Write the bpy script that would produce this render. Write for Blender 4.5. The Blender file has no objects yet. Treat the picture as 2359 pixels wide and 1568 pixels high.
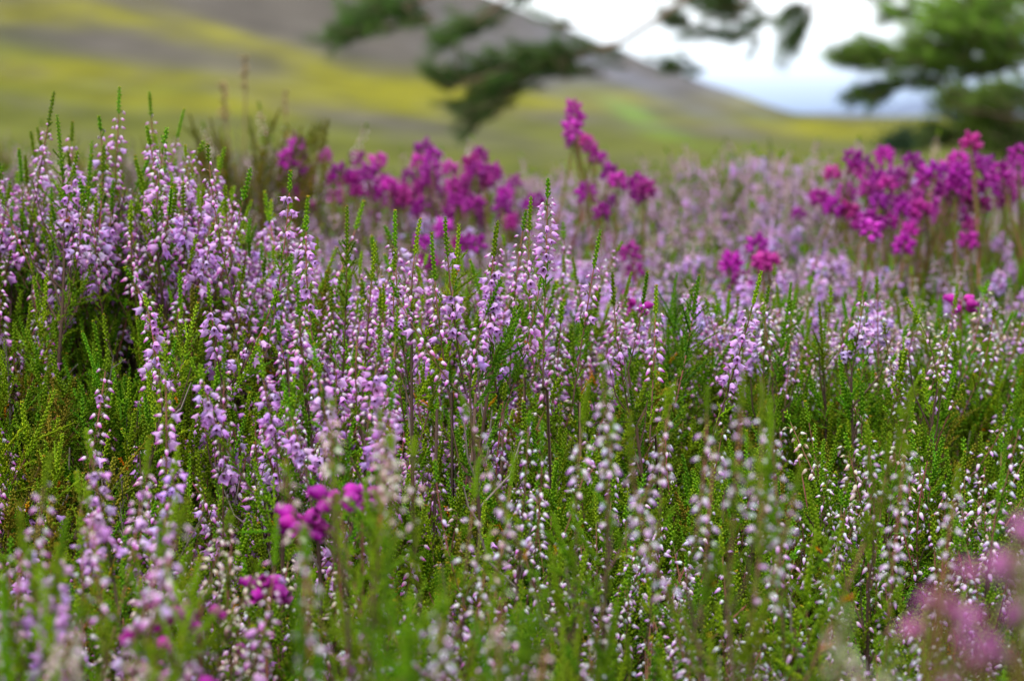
import bpy, math, random
import numpy as np
from mathutils import Vector, Matrix
sc = bpy.context.scene
PI = math.pi

# ---------------------------------------------------------------- camera, sky, sun, exposure
CAM_Z = 0.60
PITCH = math.radians(-5.82)
FOC = 4998.0                       # focal length in pixels of a 2359 x 1568 view of the photograph
cam_d = bpy.data.cameras.new('camera')
cam = bpy.data.objects.new('camera', cam_d)
sc.collection.objects.link(cam)
cam.location = (0, 0, CAM_Z)
cam.rotation_euler = (math.radians(90) + PITCH, 0, 0)
cam_d.lens = 50.0
cam_d.sensor_width = 23.6
cam_d.clip_start = 0.02
cam_d.clip_end = 60000
cam_d.dof.use_dof = True
cam_d.dof.focus_distance = 1.13
cam_d.dof.aperture_fstop = 6.4
sc.camera = cam

SUN_EL, SUN_AZ = math.radians(56), math.radians(-35)     # soft light from up and left, a little behind the camera
world = bpy.data.worlds.new('World')
sc.world = world
world.use_nodes = True
wn, wl = world.node_tree.nodes, world.node_tree.links
wn.clear()
w_out = wn.new('ShaderNodeOutputWorld')
w_bg = wn.new('ShaderNodeBackground')
w_bg.inputs['Strength'].default_value = 0.085
sky = wn.new('ShaderNodeTexSky')
sky.sky_type = 'NISHITA'
sky.sun_disc = False
sky.sun_elevation = SUN_EL
sky.sun_rotation = math.radians(215)
tc = wn.new('ShaderNodeTexCoord')
sep = wn.new('ShaderNodeSeparateXYZ')
wl.new(tc.outputs['Generated'], sep.inputs[0])
ramp = wn.new('ShaderNodeValToRGB')
ramp.color_ramp.elements[0].position = 0.0
ramp.color_ramp.elements[0].color = (0.26, 0.36, 0.56, 1)
ramp.color_ramp.elements[1].position = 0.050
ramp.color_ramp.elements[1].color = (1.0, 1.05, 1.1, 1)
e = ramp.color_ramp.elements.new(0.016); e.color = (0.50, 0.62, 0.84, 1)
e = ramp.color_ramp.elements.new(0.028); e.color = (0.86, 0.96, 1.06, 1)
e = ramp.color_ramp.elements.new(0.6); e.color = (0.95, 0.98, 1.05, 1)
wl.new(sep.outputs['Z'], ramp.inputs[0])
cn = wn.new('ShaderNodeTexNoise')
cn.inputs['Scale'].default_value = 3.0
cn.inputs['Detail'].default_value = 5.0
cmap = wn.new('ShaderNodeMapping')
cmap.inputs['Scale'].default_value = (1, 1, 3.5)
wl.new(tc.outputs['Generated'], cmap.inputs[0]); wl.new(cmap.outputs[0], cn.inputs['Vector'])
cr = wn.new('ShaderNodeMapRange')
cr.inputs['From Min'].default_value = 0.3; cr.inputs['From Max'].default_value = 0.7
cr.inputs['To Min'].default_value = 12.8; cr.inputs['To Max'].default_value = 15.5
wl.new(cn.outputs['Fac'], cr.inputs['Value'])
vm = wn.new('ShaderNodeVectorMath'); vm.operation = 'SCALE'
wl.new(ramp.outputs['Color'], vm.inputs[0]); wl.new(cr.outputs[0], vm.inputs['Scale'])
mx = wn.new('ShaderNodeMixRGB')
mx.inputs['Fac'].default_value = 0.90
wl.new(sky.outputs[0], mx.inputs['Color1']); wl.new(vm.outputs[0], mx.inputs['Color2'])
wl.new(mx.outputs[0], w_bg.inputs['Color']); wl.new(w_bg.outputs[0], w_out.inputs[0])

sun_d = bpy.data.lights.new('sun', 'SUN')
sun_d.energy = 2.0
sun_d.angle = math.radians(14)
sun_d.color = (1.0, 0.965, 0.91)
sun = bpy.data.objects.new('sun', sun_d)
sc.collection.objects.link(sun)
sd = Vector((math.sin(SUN_AZ) * math.cos(SUN_EL), -math.cos(SUN_AZ) * math.cos(SUN_EL), math.sin(SUN_EL)))
sun.rotation_euler = sd.to_track_quat('Z', 'Y').to_euler()

sc.view_settings.view_transform = 'Standard'
sc.view_settings.look = 'None'
sc.view_settings.exposure = 0.50
sc.view_settings.gamma = 1.0
sc.cycles.use_denoising = True
sc.cycles.max_bounces = 6
sc.cycles.diffuse_bounces = 3
sc.cycles.glossy_bounces = 2
sc.cycles.transmission_bounces = 3
sc.cycles.use_adaptive_sampling = True
sc.cycles.adaptive_threshold = 0.015

# ---------------------------------------------------------------- projection helpers
cp, sp = math.cos(PITCH), math.sin(PITCH)
def at(px, v, Y):
    """the point at depth Y that the photograph shows at (px, v)"""
    xr, yr = (px - 1179.5) / FOC, -(v - 784) / FOC
    dx, dy, dz = xr, cp - yr * sp, sp + yr * cp
    return np.array((dx * Y / dy, Y, CAM_Z + dz * Y / dy))
def proj(x, y, z):
    z = z - CAM_Z
    f = y * cp + z * sp
    u = -y * sp + z * cp
    return 1179.5 + FOC * x / f, 784 - FOC * u / f

# ---------------------------------------------------------------- mesh buffers
class Buf:
    def __init__(s): s.V, s.F, s.C, s.n = [], [], [], 0
    def add(s, V, F, C):
        s.V.append(V); s.F.append(F + s.n); s.C.append(C); s.n += len(V)
    def inst(s, T, R, t, tint=1.0):
        s.add(T[0] @ R.T + t, T[1], np.clip(T[2] * tint, 0, 1))
    def arrays(s):
        if not s.V: return np.zeros((0, 3)), np.zeros((0, 3), int), np.zeros((0, 3))
        return np.concatenate(s.V), np.concatenate(s.F), np.concatenate(s.C)

def make_mesh(name, bufs_mats, smooth=True):
    """one mesh out of (buffer, material) pairs"""
    me = bpy.data.meshes.new(name)
    Vs, Fs, Cs, MI, off, k = [], [], [], [], 0, 0
    for b, m in bufs_mats:
        V, F, C = b.arrays()
        if len(V) == 0: continue
        me.materials.append(m)
        Vs.append(V); Fs.append(F + off); Cs.append(C); MI.append(np.full(len(F), k)); off += len(V); k += 1
    V, F, C, MI = np.concatenate(Vs), np.concatenate(Fs), np.concatenate(Cs), np.concatenate(MI)
    me.vertices.add(len(V)); me.vertices.foreach_set('co', V.astype(np.float32).ravel())
    me.loops.add(len(F) * 3); me.loops.foreach_set('vertex_index', F.astype(np.int32).ravel())
    me.polygons.add(len(F))
    me.polygons.foreach_set('loop_start', np.arange(0, len(F) * 3, 3, dtype=np.int32))
    me.polygons.foreach_set('material_index', MI.astype(np.int32))
    me.polygons.foreach_set('use_smooth', np.full(len(F), smooth))
    a = me.color_attributes.new('tone', 'FLOAT_COLOR', 'POINT')
    a.data.foreach_set('color', np.concatenate([C, np.ones((len(C), 1))], 1).astype(np.float32).ravel())
    me.update(calc_edges=True)
    return me

def frame(d, roll=0.0):
    d = d / np.linalg.norm(d)
    a = np.array((0, 0, 1.0)) if abs(d[2]) < 0.95 else np.array((1.0, 0, 0))
    x = np.cross(a, d); x /= np.linalg.norm(x)
    y = np.cross(d, x)
    c, s = math.cos(roll), math.sin(roll)
    return np.stack([x * c + y * s, -x * s + y * c, d], 1)

def grid_faces(nr, nc, wrap):
    f = []
    for i in range(nr - 1):
        for j in range(nc if wrap else nc - 1):
            a, b = i * nc + j, i * nc + (j + 1) % nc
            f += [(a, b, b + nc), (a, b + nc, a + nc)]
    return np.array(f)

def tube(buf, pts, rad, col, n=5):
    pts = np.asarray(pts, float); V = []
    col = np.asarray(col, float)
    for i, p in enumerate(pts):
        d = pts[min(i + 1, len(pts) - 1)] - pts[max(i - 1, 0)]
        R = frame(d)
        r = rad[i] if hasattr(rad, '__len__') else rad
        for k in range(n):
            a = 2 * PI * k / n
            V.append(p + R @ np.array((math.cos(a) * r, math.sin(a) * r, 0)))
    C = np.repeat(col, n, 0) if col.ndim == 2 else np.tile(col, (len(V), 1))
    buf.add(np.array(V), grid_faces(len(pts), n, True), C)

def lathe(ts, rs, cols, n, cap=True, lobes=None):
    V, C = [], []
    for i, (t, r, c) in enumerate(zip(ts, rs, cols)):
        for k in range(n):
            a = 2 * PI * k / n
            tt, rr = t, r
            if lobes and i >= len(ts) - 2:
                dt, dr = lobes[i - len(ts) + 2][k % 2]
                tt, rr = t + dt, r + dr
            V.append((rr * math.cos(a), rr * math.sin(a), tt)); C.append(c)
    return np.array(V), grid_faces(len(ts), n, True), np.array(C, float)

def merge(*Ts):
    b = Buf()
    for T in Ts: b.add(*T)
    return b.arrays()

# ---------------------------------------------------------------- materials
def plant_material(name, rough, transl, spec=0.3, rnd=0.25, hue=0.02, tl_tint=(1, 1, 1)):
    m = bpy.data.materials.new(name); m.use_nodes = True
    n, l = m.node_tree.nodes, m.node_tree.links; n.clear()
    out = n.new('ShaderNodeOutputMaterial')
    at_ = n.new('ShaderNodeAttribute'); at_.attribute_name = 'tone'
    oi = n.new('ShaderNodeObjectInfo')
    hs = n.new('ShaderNodeHueSaturation')
    mr = n.new('ShaderNodeMapRange'); mr.inputs['To Min'].default_value = 1 - rnd; mr.inputs['To Max'].default_value = 1 + rnd
    l.new(oi.outputs['Random'], mr.inputs['Value']); l.new(mr.outputs[0], hs.inputs['Value'])
    m1 = n.new('ShaderNodeMath'); m1.operation = 'MULTIPLY'; m1.inputs[1].default_value = 7.31
    m2 = n.new('ShaderNodeMath'); m2.operation = 'FRACT'
    m3 = n.new('ShaderNodeMapRange'); m3.inputs['To Min'].default_value = 0.5 - hue; m3.inputs['To Max'].default_value = 0.5 + hue
    l.new(oi.outputs['Random'], m1.inputs[0]); l.new(m1.outputs[0], m2.inputs[0]); l.new(m2.outputs[0], m3.inputs['Value']); l.new(m3.outputs[0], hs.inputs['Hue'])
    l.new(at_.outputs['Color'], hs.inputs['Color'])
    b = n.new('ShaderNodeBsdfPrincipled')
    b.inputs['Roughness'].default_value = rough
    b.inputs['Specular IOR Level'].default_value = spec
    l.new(hs.outputs[0], b.inputs['Base Color'])
    if transl > 0:
        t = n.new('ShaderNodeBsdfTranslucent')
        ml = n.new('ShaderNodeMixRGB'); ml.blend_type = 'MULTIPLY'; ml.inputs['Fac'].default_value = 1; ml.inputs['Color2'].default_value = (*tl_tint, 1)
        l.new(hs.outputs[0], ml.inputs['Color1']); l.new(ml.outputs[0], t.inputs['Color'])
        mx_ = n.new('ShaderNodeMixShader'); mx_.inputs[0].default_value = transl
        l.new(b.outputs[0], mx_.inputs[1]); l.new(t.outputs[0], mx_.inputs[2]); l.new(mx_.outputs[0], out.inputs[0])
    else:
        l.new(b.outputs[0], out.inputs[0])
    return m
M_leaf = plant_material('heather_leaf', 0.55, 0.30, 0.12, 0.32, 0.025)
M_petal = plant_material('heather_petal', 0.5, 0.30, 0.25, 0.10, 0.015)
M_stem = plant_material('heather_stem', 0.7, 0.0, 0.2, 0.3, 0.01)
M_magenta = plant_material('bell_heather_petal', 0.45, 0.18, 0.25, 0.34, 0.02)
M_needle = plant_material('pine_needle', 0.55, 0.15, 0.3, 0.15, 0.01)
M_bark = plant_material('pine_bark', 0.85, 0.0, 0.2, 0.1, 0.01)

# ---------------------------------------------------------------- little templates, unit length along +Z
A3 = np.array
def leaf_t(c0, c1, w=0.31):
    V = [(0, 0, 0)]
    for k in range(3):
        a = 2 * PI * k / 3; V.append((w * math.cos(a), w * 0.7 * math.sin(a) + 0.05, 0.62))
    V.append((0, 0.06, 1.0))
    F = [(0, 2, 1), (0, 3, 2), (0, 1, 3), (1, 2, 4), (2, 3, 4), (3, 1, 4)]
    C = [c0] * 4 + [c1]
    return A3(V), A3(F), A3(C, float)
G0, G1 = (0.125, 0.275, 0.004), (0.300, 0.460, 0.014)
LEAF = leaf_t(G0, G1)
OLIVE, BROWN = (0.13, 0.13, 0.035), (0.20, 0.075, 0.045)
def bud_t(white, pink, tip, calyx=OLIVE):
    return lathe([0, .08, .17, .34, .58, .82, 1.0], [.06, .17, .22, .245, .20, .11, .015],
                 [calyx, calyx, white, white, pink, tip, tip], 7)
BUD_PINK = bud_t((0.86, 0.68, 0.84), (0.72, 0.29, 0.70), (0.56, 0.11, 0.50))
BUD_WHITE = bud_t((0.86, 0.80, 0.88), (0.74, 0.52, 0.82), (0.54, 0.22, 0.60), (0.20, 0.20, 0.09))
BUD_PALE = bud_t((0.78, 0.62, 0.72), (0.60, 0.36, 0.54), (0.44, 0.20, 0.34), (0.26, 0.15, 0.09))
BUD_CREAM = bud_t((0.84, 0.74, 0.66), (0.80, 0.62, 0.60), (0.62, 0.36, 0.38), (0.30, 0.20, 0.10))
def bell_t(c0, c1, c2, op=1.0, sq=1.0):
    lob = [[(-.03, .0), (.05, .04 * op)], [(-.14, -.02), (.24, .15 * op)]]
    outer = lathe([0, .10, .30, .55, .80, .95], [.10, .25 * sq, .33 * sq, .39 * sq, .43 * sq * op ** .3, .47 * sq * op ** .5], [OLIVE, c0, c0, c1, c1, c2], 8, lobes=lob)
    inner = lathe([.35, .55, .80, .86], [.02, .13, .14, .03], [(0.10, .02, .05)] * 4, 5)
    style = lathe([.5, 1.05, 1.12], [.03, .025, .05], [(.5, .15, .4)] * 3, 4)
    return merge(outer, inner, style)
def forms(c0, c1, c2):
    k = lambda c, f: tuple(min(1, x * g) for x, g in zip(c, f))
    return [bell_t(c0, c1, c2), bell_t(k(c0, (1.04, 1.12, 1.04)), k(c1, (1.05, 1.15, 1.05)), c2, 1.7, .9), bell_t(c0, k(c1, (.95, .85, .95)), c2, .45, .85), bell_t(k(c0, (.97, .9, .97)), c1, k(c2, (.9, .8, .9)), 1.2, 1.05)]
BELL = forms((0.80, 0.53, 0.88), (0.69, 0.39, 0.82), (0.65, 0.23, 0.66))
BELL_LIGHT = forms((0.80, 0.57, 0.90), (0.70, 0.45, 0.86), (0.65, 0.32, 0.76))
def urn_t(c0, c1, c2):
    outer = lathe([0, .08, .24, .46, .70, .88, .94, 1.0], [.08, .24, .36, .40, .30, .19, .20, .27], [(.12, .03, .03), c0, c0, c0, c1, c1, c2, c2], 9)
    inner = lathe([.97, .90, .88], [.20, .15, .01], [c2, (.12, .0, .06), (.05, 0, .03)], 9)
    return merge(outer, inner)
URN = urn_t((0.40, 0.010, 0.31), (0.31, 0.006, 0.25), (0.46, 0.03, 0.38))
URN_ROSE = urn_t((0.44, 0.12, 0.32), (0.36, 0.08, 0.26), (0.50, 0.20, 0.40))

def tuft_t(seed, n, L, c0=G0, c1=G1, spread=36):
    """a tiny leafy side shoot, in metres along +Z"""
    rr = random.Random(seed); b = Buf(); T = leaf_t(c0, c1, .23)
    for i in range(n):
        s = L * (i + .3) / n
        for k in (0, 1):
            az = (i % 2) * PI / 2 + k * PI + rr.uniform(-.5, .5)
            th = math.radians(spread * .85 * rr.uniform(.5, 1.35))
            d = A3((math.cos(az) * math.sin(th), math.sin(az) * math.sin(th), math.cos(th)))
            b.inst(T, frame(d, rr.uniform(0, 6)) * (0.0021 * rr.uniform(.65, 1.2) * (1 if i < n - 2 else .75)), A3((0, 0, s)), rr.uniform(.7, 1.25))
    tube(b, [A3((0, 0, 0)), A3((0, 0, L * .5)), A3((0, 0, L))], [.00042, .00045, .0002], A3(c0) * .9, 4)
    return b.arrays()
TUFTS = [tuft_t(i, n, n * 0.00125) for i, n in enumerate((4, 5, 6, 7, 5, 6))]
LONG_TUFTS = [tuft_t(20 + i, n, n * 0.00135, spread=40) for i, n in enumerate((9, 12, 15, 11))]

# ---------------------------------------------------------------- sprig generator
def bez(p0, p1, p2, n=12):
    t = np.linspace(0, 1, n)[:, None]
    return (1 - t) ** 2 * p0 + 2 * t * (1 - t) * p1 + t ** 2 * p2
def along(P, s):
    d = np.linalg.norm(np.diff(P, axis=0), axis=1); c = np.concatenate([[0], np.cumsum(d)])
    s = min(max(s, 0), c[-1] - 1e-6); i = int(np.searchsorted(c, s, 'right') - 1)
    f = (s - c[i]) / d[i]
    return P[i] * (1 - f) + P[i + 1] * f, (P[i + 1] - P[i]) / d[i]
def plen(P): return float(np.sum(np.linalg.norm(np.diff(P, axis=0), axis=1)))
def outdir(d, az, th):
    return frame(d) @ A3((math.cos(az) * math.sin(th), math.sin(az) * math.sin(th), math.cos(th)))

KINDS = {   # tip length, flower zone, node step, flowers per node, bell share, bud template
    'pink':  dict(tip=(.006, .020), zone=(.028, .054), step=.0042, per=(2, 3), bell=.16, bud=BUD_PINK, bells=BELL, size=(.0027, .0040)),
    'bells': dict(tip=(.005, .016), zone=(.026, .046), step=.0036, per=(2, 4), bell=.66, bud=BUD_PINK, bells=BELL, size=(.0028, .0039)),
    'white': dict(tip=(.005, .018), zone=(.030, .056), step=.0045, per=(1, 3), bell=.0, bud=BUD_WHITE, bells=BELL_LIGHT, size=(.0025, .0038)),
    'pale':  dict(tip=(.002, .010), zone=(.036, .060), step=.0037, per=(2, 4), bell=.14, bud=BUD_PALE, bells=BELL, size=(.0027, .0037)),
    'cream': dict(tip=(.003, .008), zone=(.020, .034), step=.0038, per=(2, 3), bell=.0, bud=BUD_CREAM, bells=BELL_LIGHT, size=(.0024, .0034)),
    'lilac': dict(tip=(.002, .007), zone=(.016, .028), step=.0034, per=(3, 4), bell=.8, bud=BUD_PINK, bells=BELL_LIGHT, size=(.0029, .0038)),
    'leafy': dict(tip=(.012, .030), zone=(0, 0)),
    'rusty': dict(tip=(.008, .020), zone=(0, 0), tone=(1.45, .72, 2.5)),
    'dry':   dict(tip=(0, 0), zone=(0, 0)),
}
STEM_RED, STEM_GREEN, WOOD, GREYWOOD = A3((.30, .085, .085)), A3((.17, .15, .04)), A3((.075, .045, .030)), A3((.20, .165, .14))
class Sprig:
    def __init__(s):
        s.stem, s.leaf, s.bud, s.bell = Buf(), Buf(), [], []      # buds and bells: one buffer for each spike
        s.single = []          # flowers kept one by one: (name, template key, axes, foot)
        s.keep = False

def shoot(S, P, kind, r, thick=.00042, tipmul=1.0):
    K = KINDS[kind]; L = plen(P); S.bud.append(Buf()); S.bell.append(Buf()); TN = A3(K.get('tone', (1, 1, 1)))
    if kind == 'dry':
        tube(S.stem, P, np.linspace(thick * 1.3, thick * .6, len(P)), GREYWOOD * r.uniform(.6, 1.3), 4)
        s = 0.01
        while s < L:
            p, d = along(P, s); q = outdir(d, r.uniform(0, 2 * PI), math.radians(r.uniform(25, 55)))
            l = r.uniform(.004, .012)
            tube(S.stem, [p, p + q * l], [thick * .7, thick * .3], GREYWOOD * r.uniform(.6, 1.3), 3)
            if r.random() < .5:
                S.leaf.inst(leaf_t((.20, .13, .08), (.30, .22, .15), .3), frame(q) * .0022, p + q * l)
            s += r.uniform(.004, .008)
        return
    tipL = r.uniform(*K['tip']) * tipmul; zone = min(r.uniform(*K['zone']), max(0, L - tipL - .008))
    redness = r.uniform(.3, 1)
    tf = max(.3, 1 - tipL / L)
    cols = np.array([A3((.12, .22, .02)) if t > tf else (WOOD * (1 - t) + (STEM_RED * redness + STEM_GREEN * (1 - redness)) * t) if t < .6 else (STEM_RED * redness + STEM_GREEN * (1 - redness)) for t in np.linspace(0, 1, len(P))])
    tube(S.stem, P, np.linspace(thick * 1.15, thick * .6, len(P)), cols, 5)
    # scale leaves clasping the tip like a rope
    s, i = L - tipL - (.0 if zone > 0 else .01), 0
    s = max(s, L * .1)
    core = [along(P, min(L - .0003, s + (L - s) * q_ / 5))[0] for q_ in range(6)]
    tube(S.leaf, core, [.0005] * 5 + [.0003], A3(G0) * TN * .95, 5)
    while s < L:
        p, d = along(P, s); k = (L - s) / max(tipL, .004)
        op = math.radians(27 + 10 * min(k, 1) + r.uniform(-4, 4)); size = .0018 + .0007 * min(1, k * 4)
        for j in (0, 1):
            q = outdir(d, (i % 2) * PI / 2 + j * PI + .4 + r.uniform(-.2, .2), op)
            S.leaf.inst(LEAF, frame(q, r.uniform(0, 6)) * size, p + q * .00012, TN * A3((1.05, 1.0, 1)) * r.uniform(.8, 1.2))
        s += .00112; i += 1
    if r.random() < .45 and tipL > 0:
        for j in range(4): S.leaf.inst(LEAF, frame(outdir(P[-1] - P[-2], j * 1.6, .6), j) * .0013, P[-1], A3((2.6, .85, 3.0)) * r.uniform(.8, 1.2))
    if zone > 0:
        s = L - tipL; end = L - tipL - zone; az = r.uniform(0, 6)
        bare = r.random() < .22
        while s > end:
            f = (L - tipL - s) / zone
            p, d = along(P, s); az += r.uniform(.7, 1.5)
            n = r.randint(*K['per']) if f > .08 else 1
            if bare and r.random() < .5: n = 0
            for j in range(n):
                a = az + 2 * PI * j / max(n, 1) + r.uniform(-.35, .35)
                up = outdir(d, a, math.radians(r.uniform(50, 75)))
                pl = r.uniform(.0012, .0032)
                knee = p + up * pl
                q = up * .85 + A3((0, 0, -1)) * r.uniform(.55, 1.25); q /= np.linalg.norm(q)
                isbell = r.random() < (K['bell'] * (0.15 + 1.5 * f) if K['bell'] < .5 else K['bell'] * min(1, .15 + 3.2 * f))
                sz = (K['size'][0] + (K['size'][1] - K['size'][0]) * min(1, f * 1.8)) * r.uniform(.88, 1.14)
                tube(S.stem, [p, knee - up * pl * .15, knee + q * .0004], .00016, (.26, .16, .07), 3)
                tint = A3((r.uniform(.88, 1.06), r.uniform(.78, 1.16), r.uniform(.88, 1.06)))
                MX = frame(q, r.uniform(0, 6)) * sz * (1.06 if isbell else A3((1, 1, r.uniform(1.0, 1.22))))
                form = r.randrange(4)
                if S.keep:
                    S.single.append(('open_bell' if isbell else 'bud', (kind, form if isbell else -1), MX, knee))
                elif isbell:
                    S.bell[-1].inst(K['bells'][form], MX, knee, tint)
                else:
                    S.bud[-1].inst(K['bud'], MX, knee, tint)
                for c in range(2):      # bracts clasping the base of the flower
                    S.leaf.inst(LEAF, frame(outdir(q, r.uniform(0, 6), .5)) * .0013, knee, A3((1.25, .85, 1)))
            if r.random() < .75:
                S.leaf.inst(TUFTS[r.randrange(3)], frame(outdir(d, r.uniform(0, 6), .6)) * r.uniform(.5, .8), p, r.uniform(.8, 1.2))
            s -= K['step'] * r.uniform(.8, 1.25)
        s = end
    else:
        s = L - tipL
    # leafy side shoots below
    az = r.uniform(0, 6); dens = .0018 if kind in ('leafy', 'rusty') else .0019
    while s > .004:
        p, d = along(P, s); az += 2.4
        q = outdir(d, az + r.uniform(-.3, .3), math.radians(r.uniform(28, 50)))
        age = min(1, s / L + .25)
        orange = r.random() < .008
        big = kind in ('leafy', 'rusty') and r.random() < .30 and s < L - .012
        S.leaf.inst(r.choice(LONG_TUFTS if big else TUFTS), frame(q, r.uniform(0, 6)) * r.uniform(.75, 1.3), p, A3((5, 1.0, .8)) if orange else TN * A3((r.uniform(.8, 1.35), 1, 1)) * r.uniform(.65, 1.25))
        s -= dens * r.uniform(.6, 1.5) * (1 if L - s < .055 else 2.0)

def make_sprig(kind, seed, n_shoots, H, spread=1.0, lean=0.0, keep=False):
    """origin at the foot, tallest tip near (0, 0, H)"""
    r = random.Random(seed); S = Sprig(); S.keep = keep
    woody = A3((r.uniform(.7, 1.4),) * 3)
    if n_shoots == 1:
        P = bez(A3((r.uniform(-.012, .012), r.uniform(-.012, .012), H * .18)), A3((lean * .3, 0, H * .6)), A3((lean, 0, H)), 18)
        shoot(S, P, kind, r, .00045, 1.35 if H < .14 else 1.0)
        tube(S.stem, [A3((0, 0, -.14)), A3((0, 0, .02)), P[0], P[1]], [.0010, .0008, .0006, .0005], WOOD * woody, 5)
        return S
    top = A3((r.uniform(-.008, .008), r.uniform(-.008, .008), H * r.uniform(.42, .55)))
    trunk = bez(A3((r.uniform(-.02, .02), r.uniform(-.02, .02), -.12)), A3((0, 0, H * .2)), top, 8)
    wood = GREYWOOD if kind == 'dry' else WOOD
    tube(S.stem, trunk, np.linspace(.0014, .0006, 8), wood * woody, 6)
    for i in range(n_shoots):
        s = plen(trunk) * (1.0 if i == 0 else r.uniform(.55, 1.0))
        p0, d = along(trunk, s)
        az = i * 2.4 + r.uniform(-.5, .5); th = math.radians(r.uniform(2, 10) if i == 0 else r.uniform(24, 54) * spread)
        q = outdir(A3((0, 0, 1.0)), az, th)
        hz = (H if i == 0 else H * r.uniform(.74, .98)) - p0[2]
        p1 = p0 + q * hz * .45 / max(q[2], .5) + A3((r.gauss(0, .004), r.gauss(0, .004), 0))
        p2 = A3((p1[0] + q[0] * hz * .22 + r.gauss(0, .006), p1[1] + q[1] * hz * .22 + r.gauss(0, .006), p0[2] + hz))
        k = kind
        if kind in ('pink', 'white', 'bells', 'pale') and i > 0 and r.random() < .20: k = 'leafy'
        shoot(S, bez(p0, p1, p2, 12), k, r)
    # bare brown twigs and a few leafy ones low on the woody stem
    for i in range(7):
        p0, d = along(trunk, plen(trunk) * r.uniform(.35, .98))
        q = outdir(A3((0, 0, 1.0)), r.uniform(0, 6), math.radians(r.uniform(15, 50))); l = r.uniform(.02, .05)
        tube(S.stem, [p0, p0 + q * l * .5, p0 + q * l * .7 + A3((0, 0, l * .3))], [.0006, .0005, .0003], (GREYWOOD if r.random() < .3 else WOOD * 1.3) * r.uniform(.7, 1.3), 4)
    if kind != 'dry':
        for i in range(3):
            p0, d = along(trunk, plen(trunk) * r.uniform(.6, .98))
            q = outdir(A3((0, 0, 1.0)), r.uniform(0, 6), math.radians(r.uniform(25, 55)))
            l = r.uniform(.02, .04)
            shoot(S, bez(p0, p0 + q * l * .6, p0 + q * l * .8 + A3((0, 0, l * .4)), 6), 'leafy', r, .0003)
    return S

def sprig_parts(S):
    out = []
    if S.leaf.n: out.append(('leaves', make_mesh('leaves', [(S.leaf, M_leaf)])))
    for nm, bs in (('buds', S.bud), ('open_bells', S.bell)):
        for b in bs:
            if b.n: out.append((nm, make_mesh(nm, [(b, M_petal)])))
    return make_mesh('stem', [(S.stem, M_stem)]), out

# ---------------------------------------------------------------- terrain
def interp(x, xs, ys): return np.interp(x, xs, ys)
RPX = [-900, 0, 400, 620, 850, 1150, 1400, 1700, 2000, 2359, 3200]
RV =  [380, 345, 365, 455, 575, 600, 665, 705, 700, 735, 740]
def ang_z(v, Y):                      # height of image row v at depth Y
    yr = -(np.asarray(v, float) - 784) / FOC
    return CAM_Z + (sp + yr * cp) * Y / (cp - yr * sp)
YR = 1.34
_rx = (A3(RPX, ) - 1179.5) / FOC * YR; _rz = ang_z(RV, YR)
B2PX = [-900, 0, 400, 620, 750, 900, 1150, 1400, 1600, 1720, 1850, 2100, 2359, 3200]
B2V =  [345, 345, 345, 345, 395, 395, 400, 410, 380, 355, 375, 390, 395, 395]
YB = 2.55
_bx = (A3(B2PX) - 1179.5) / FOC * YB; _bz = ang_z(B2V, YB)
NPX = [-900, 0, 350, 600, 900, 1200, 1500, 1900, 2359, 3200]
NV =  [1230, 1230, 1300, 1440, 1440, 1560, 1640, 1700, 1680, 1680]
YN = 0.72
_nx = (A3(NPX) - 1179.5) / FOC * YN; _nz = ang_z(NV, YN)
def canopy(x, y):
    """height of the heather tops"""
    zr = interp(x, _rx, _rz); zb = interp(x, _bx, _bz); zn = interp(x, _nx, _nz)
    z95 = CAM_Z - 0.222 + 0.020 * interp(x, [-.3, -.05, .1], [1, .4, 0])
    z118 = zr * .42 + z95 * .58 + .01
    z155 = CAM_Z - 0.138 + 0 * x
    z45 = CAM_Z - 0.28 + 0 * x
    ys = [0.45, YN, 0.95, 1.18, YR, 1.55, YB, 3.0, 6.0]
    zs = [z45, zn, z95, z118, zr, z155, zb, zb - .03, CAM_Z - .45 + 0 * x]
    out = np.where(y <= ys[0], zs[0], 0.0)
    for i in range(len(ys) - 1):
        t = np.clip((y - ys[i]) / (ys[i + 1] - ys[i]), 0, 1); t = t * t * (3 - 2 * t)
        out = np.where((y > ys[i]) & (y <= ys[i + 1]), zs[i] * (1 - t) + zs[i + 1] * t, out)
    return np.where(y > ys[-1], zs[-1], out)
def bumps(x, y):
    return .008 * np.sin(x * 41 + 1.3 + 3 * np.sin(y * 11)) + .007 * np.sin(y * 37 + x * 19 + .7)

def ground_z(x, y):
    r = np.hypot(x, y)
    near = canopy(x, np.abs(y) * np.where(y > 0, 1, .5)) - .27
    far = CAM_Z - r * interp(r, [4, 8, 20, 60, 100], [.16, .085, .036, .025, .0235])
    t = np.clip((r - 3.0) / 3.0, 0, 1); t = t * t * (3 - 2 * t)
    return near * (1 - t) + far * t

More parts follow.
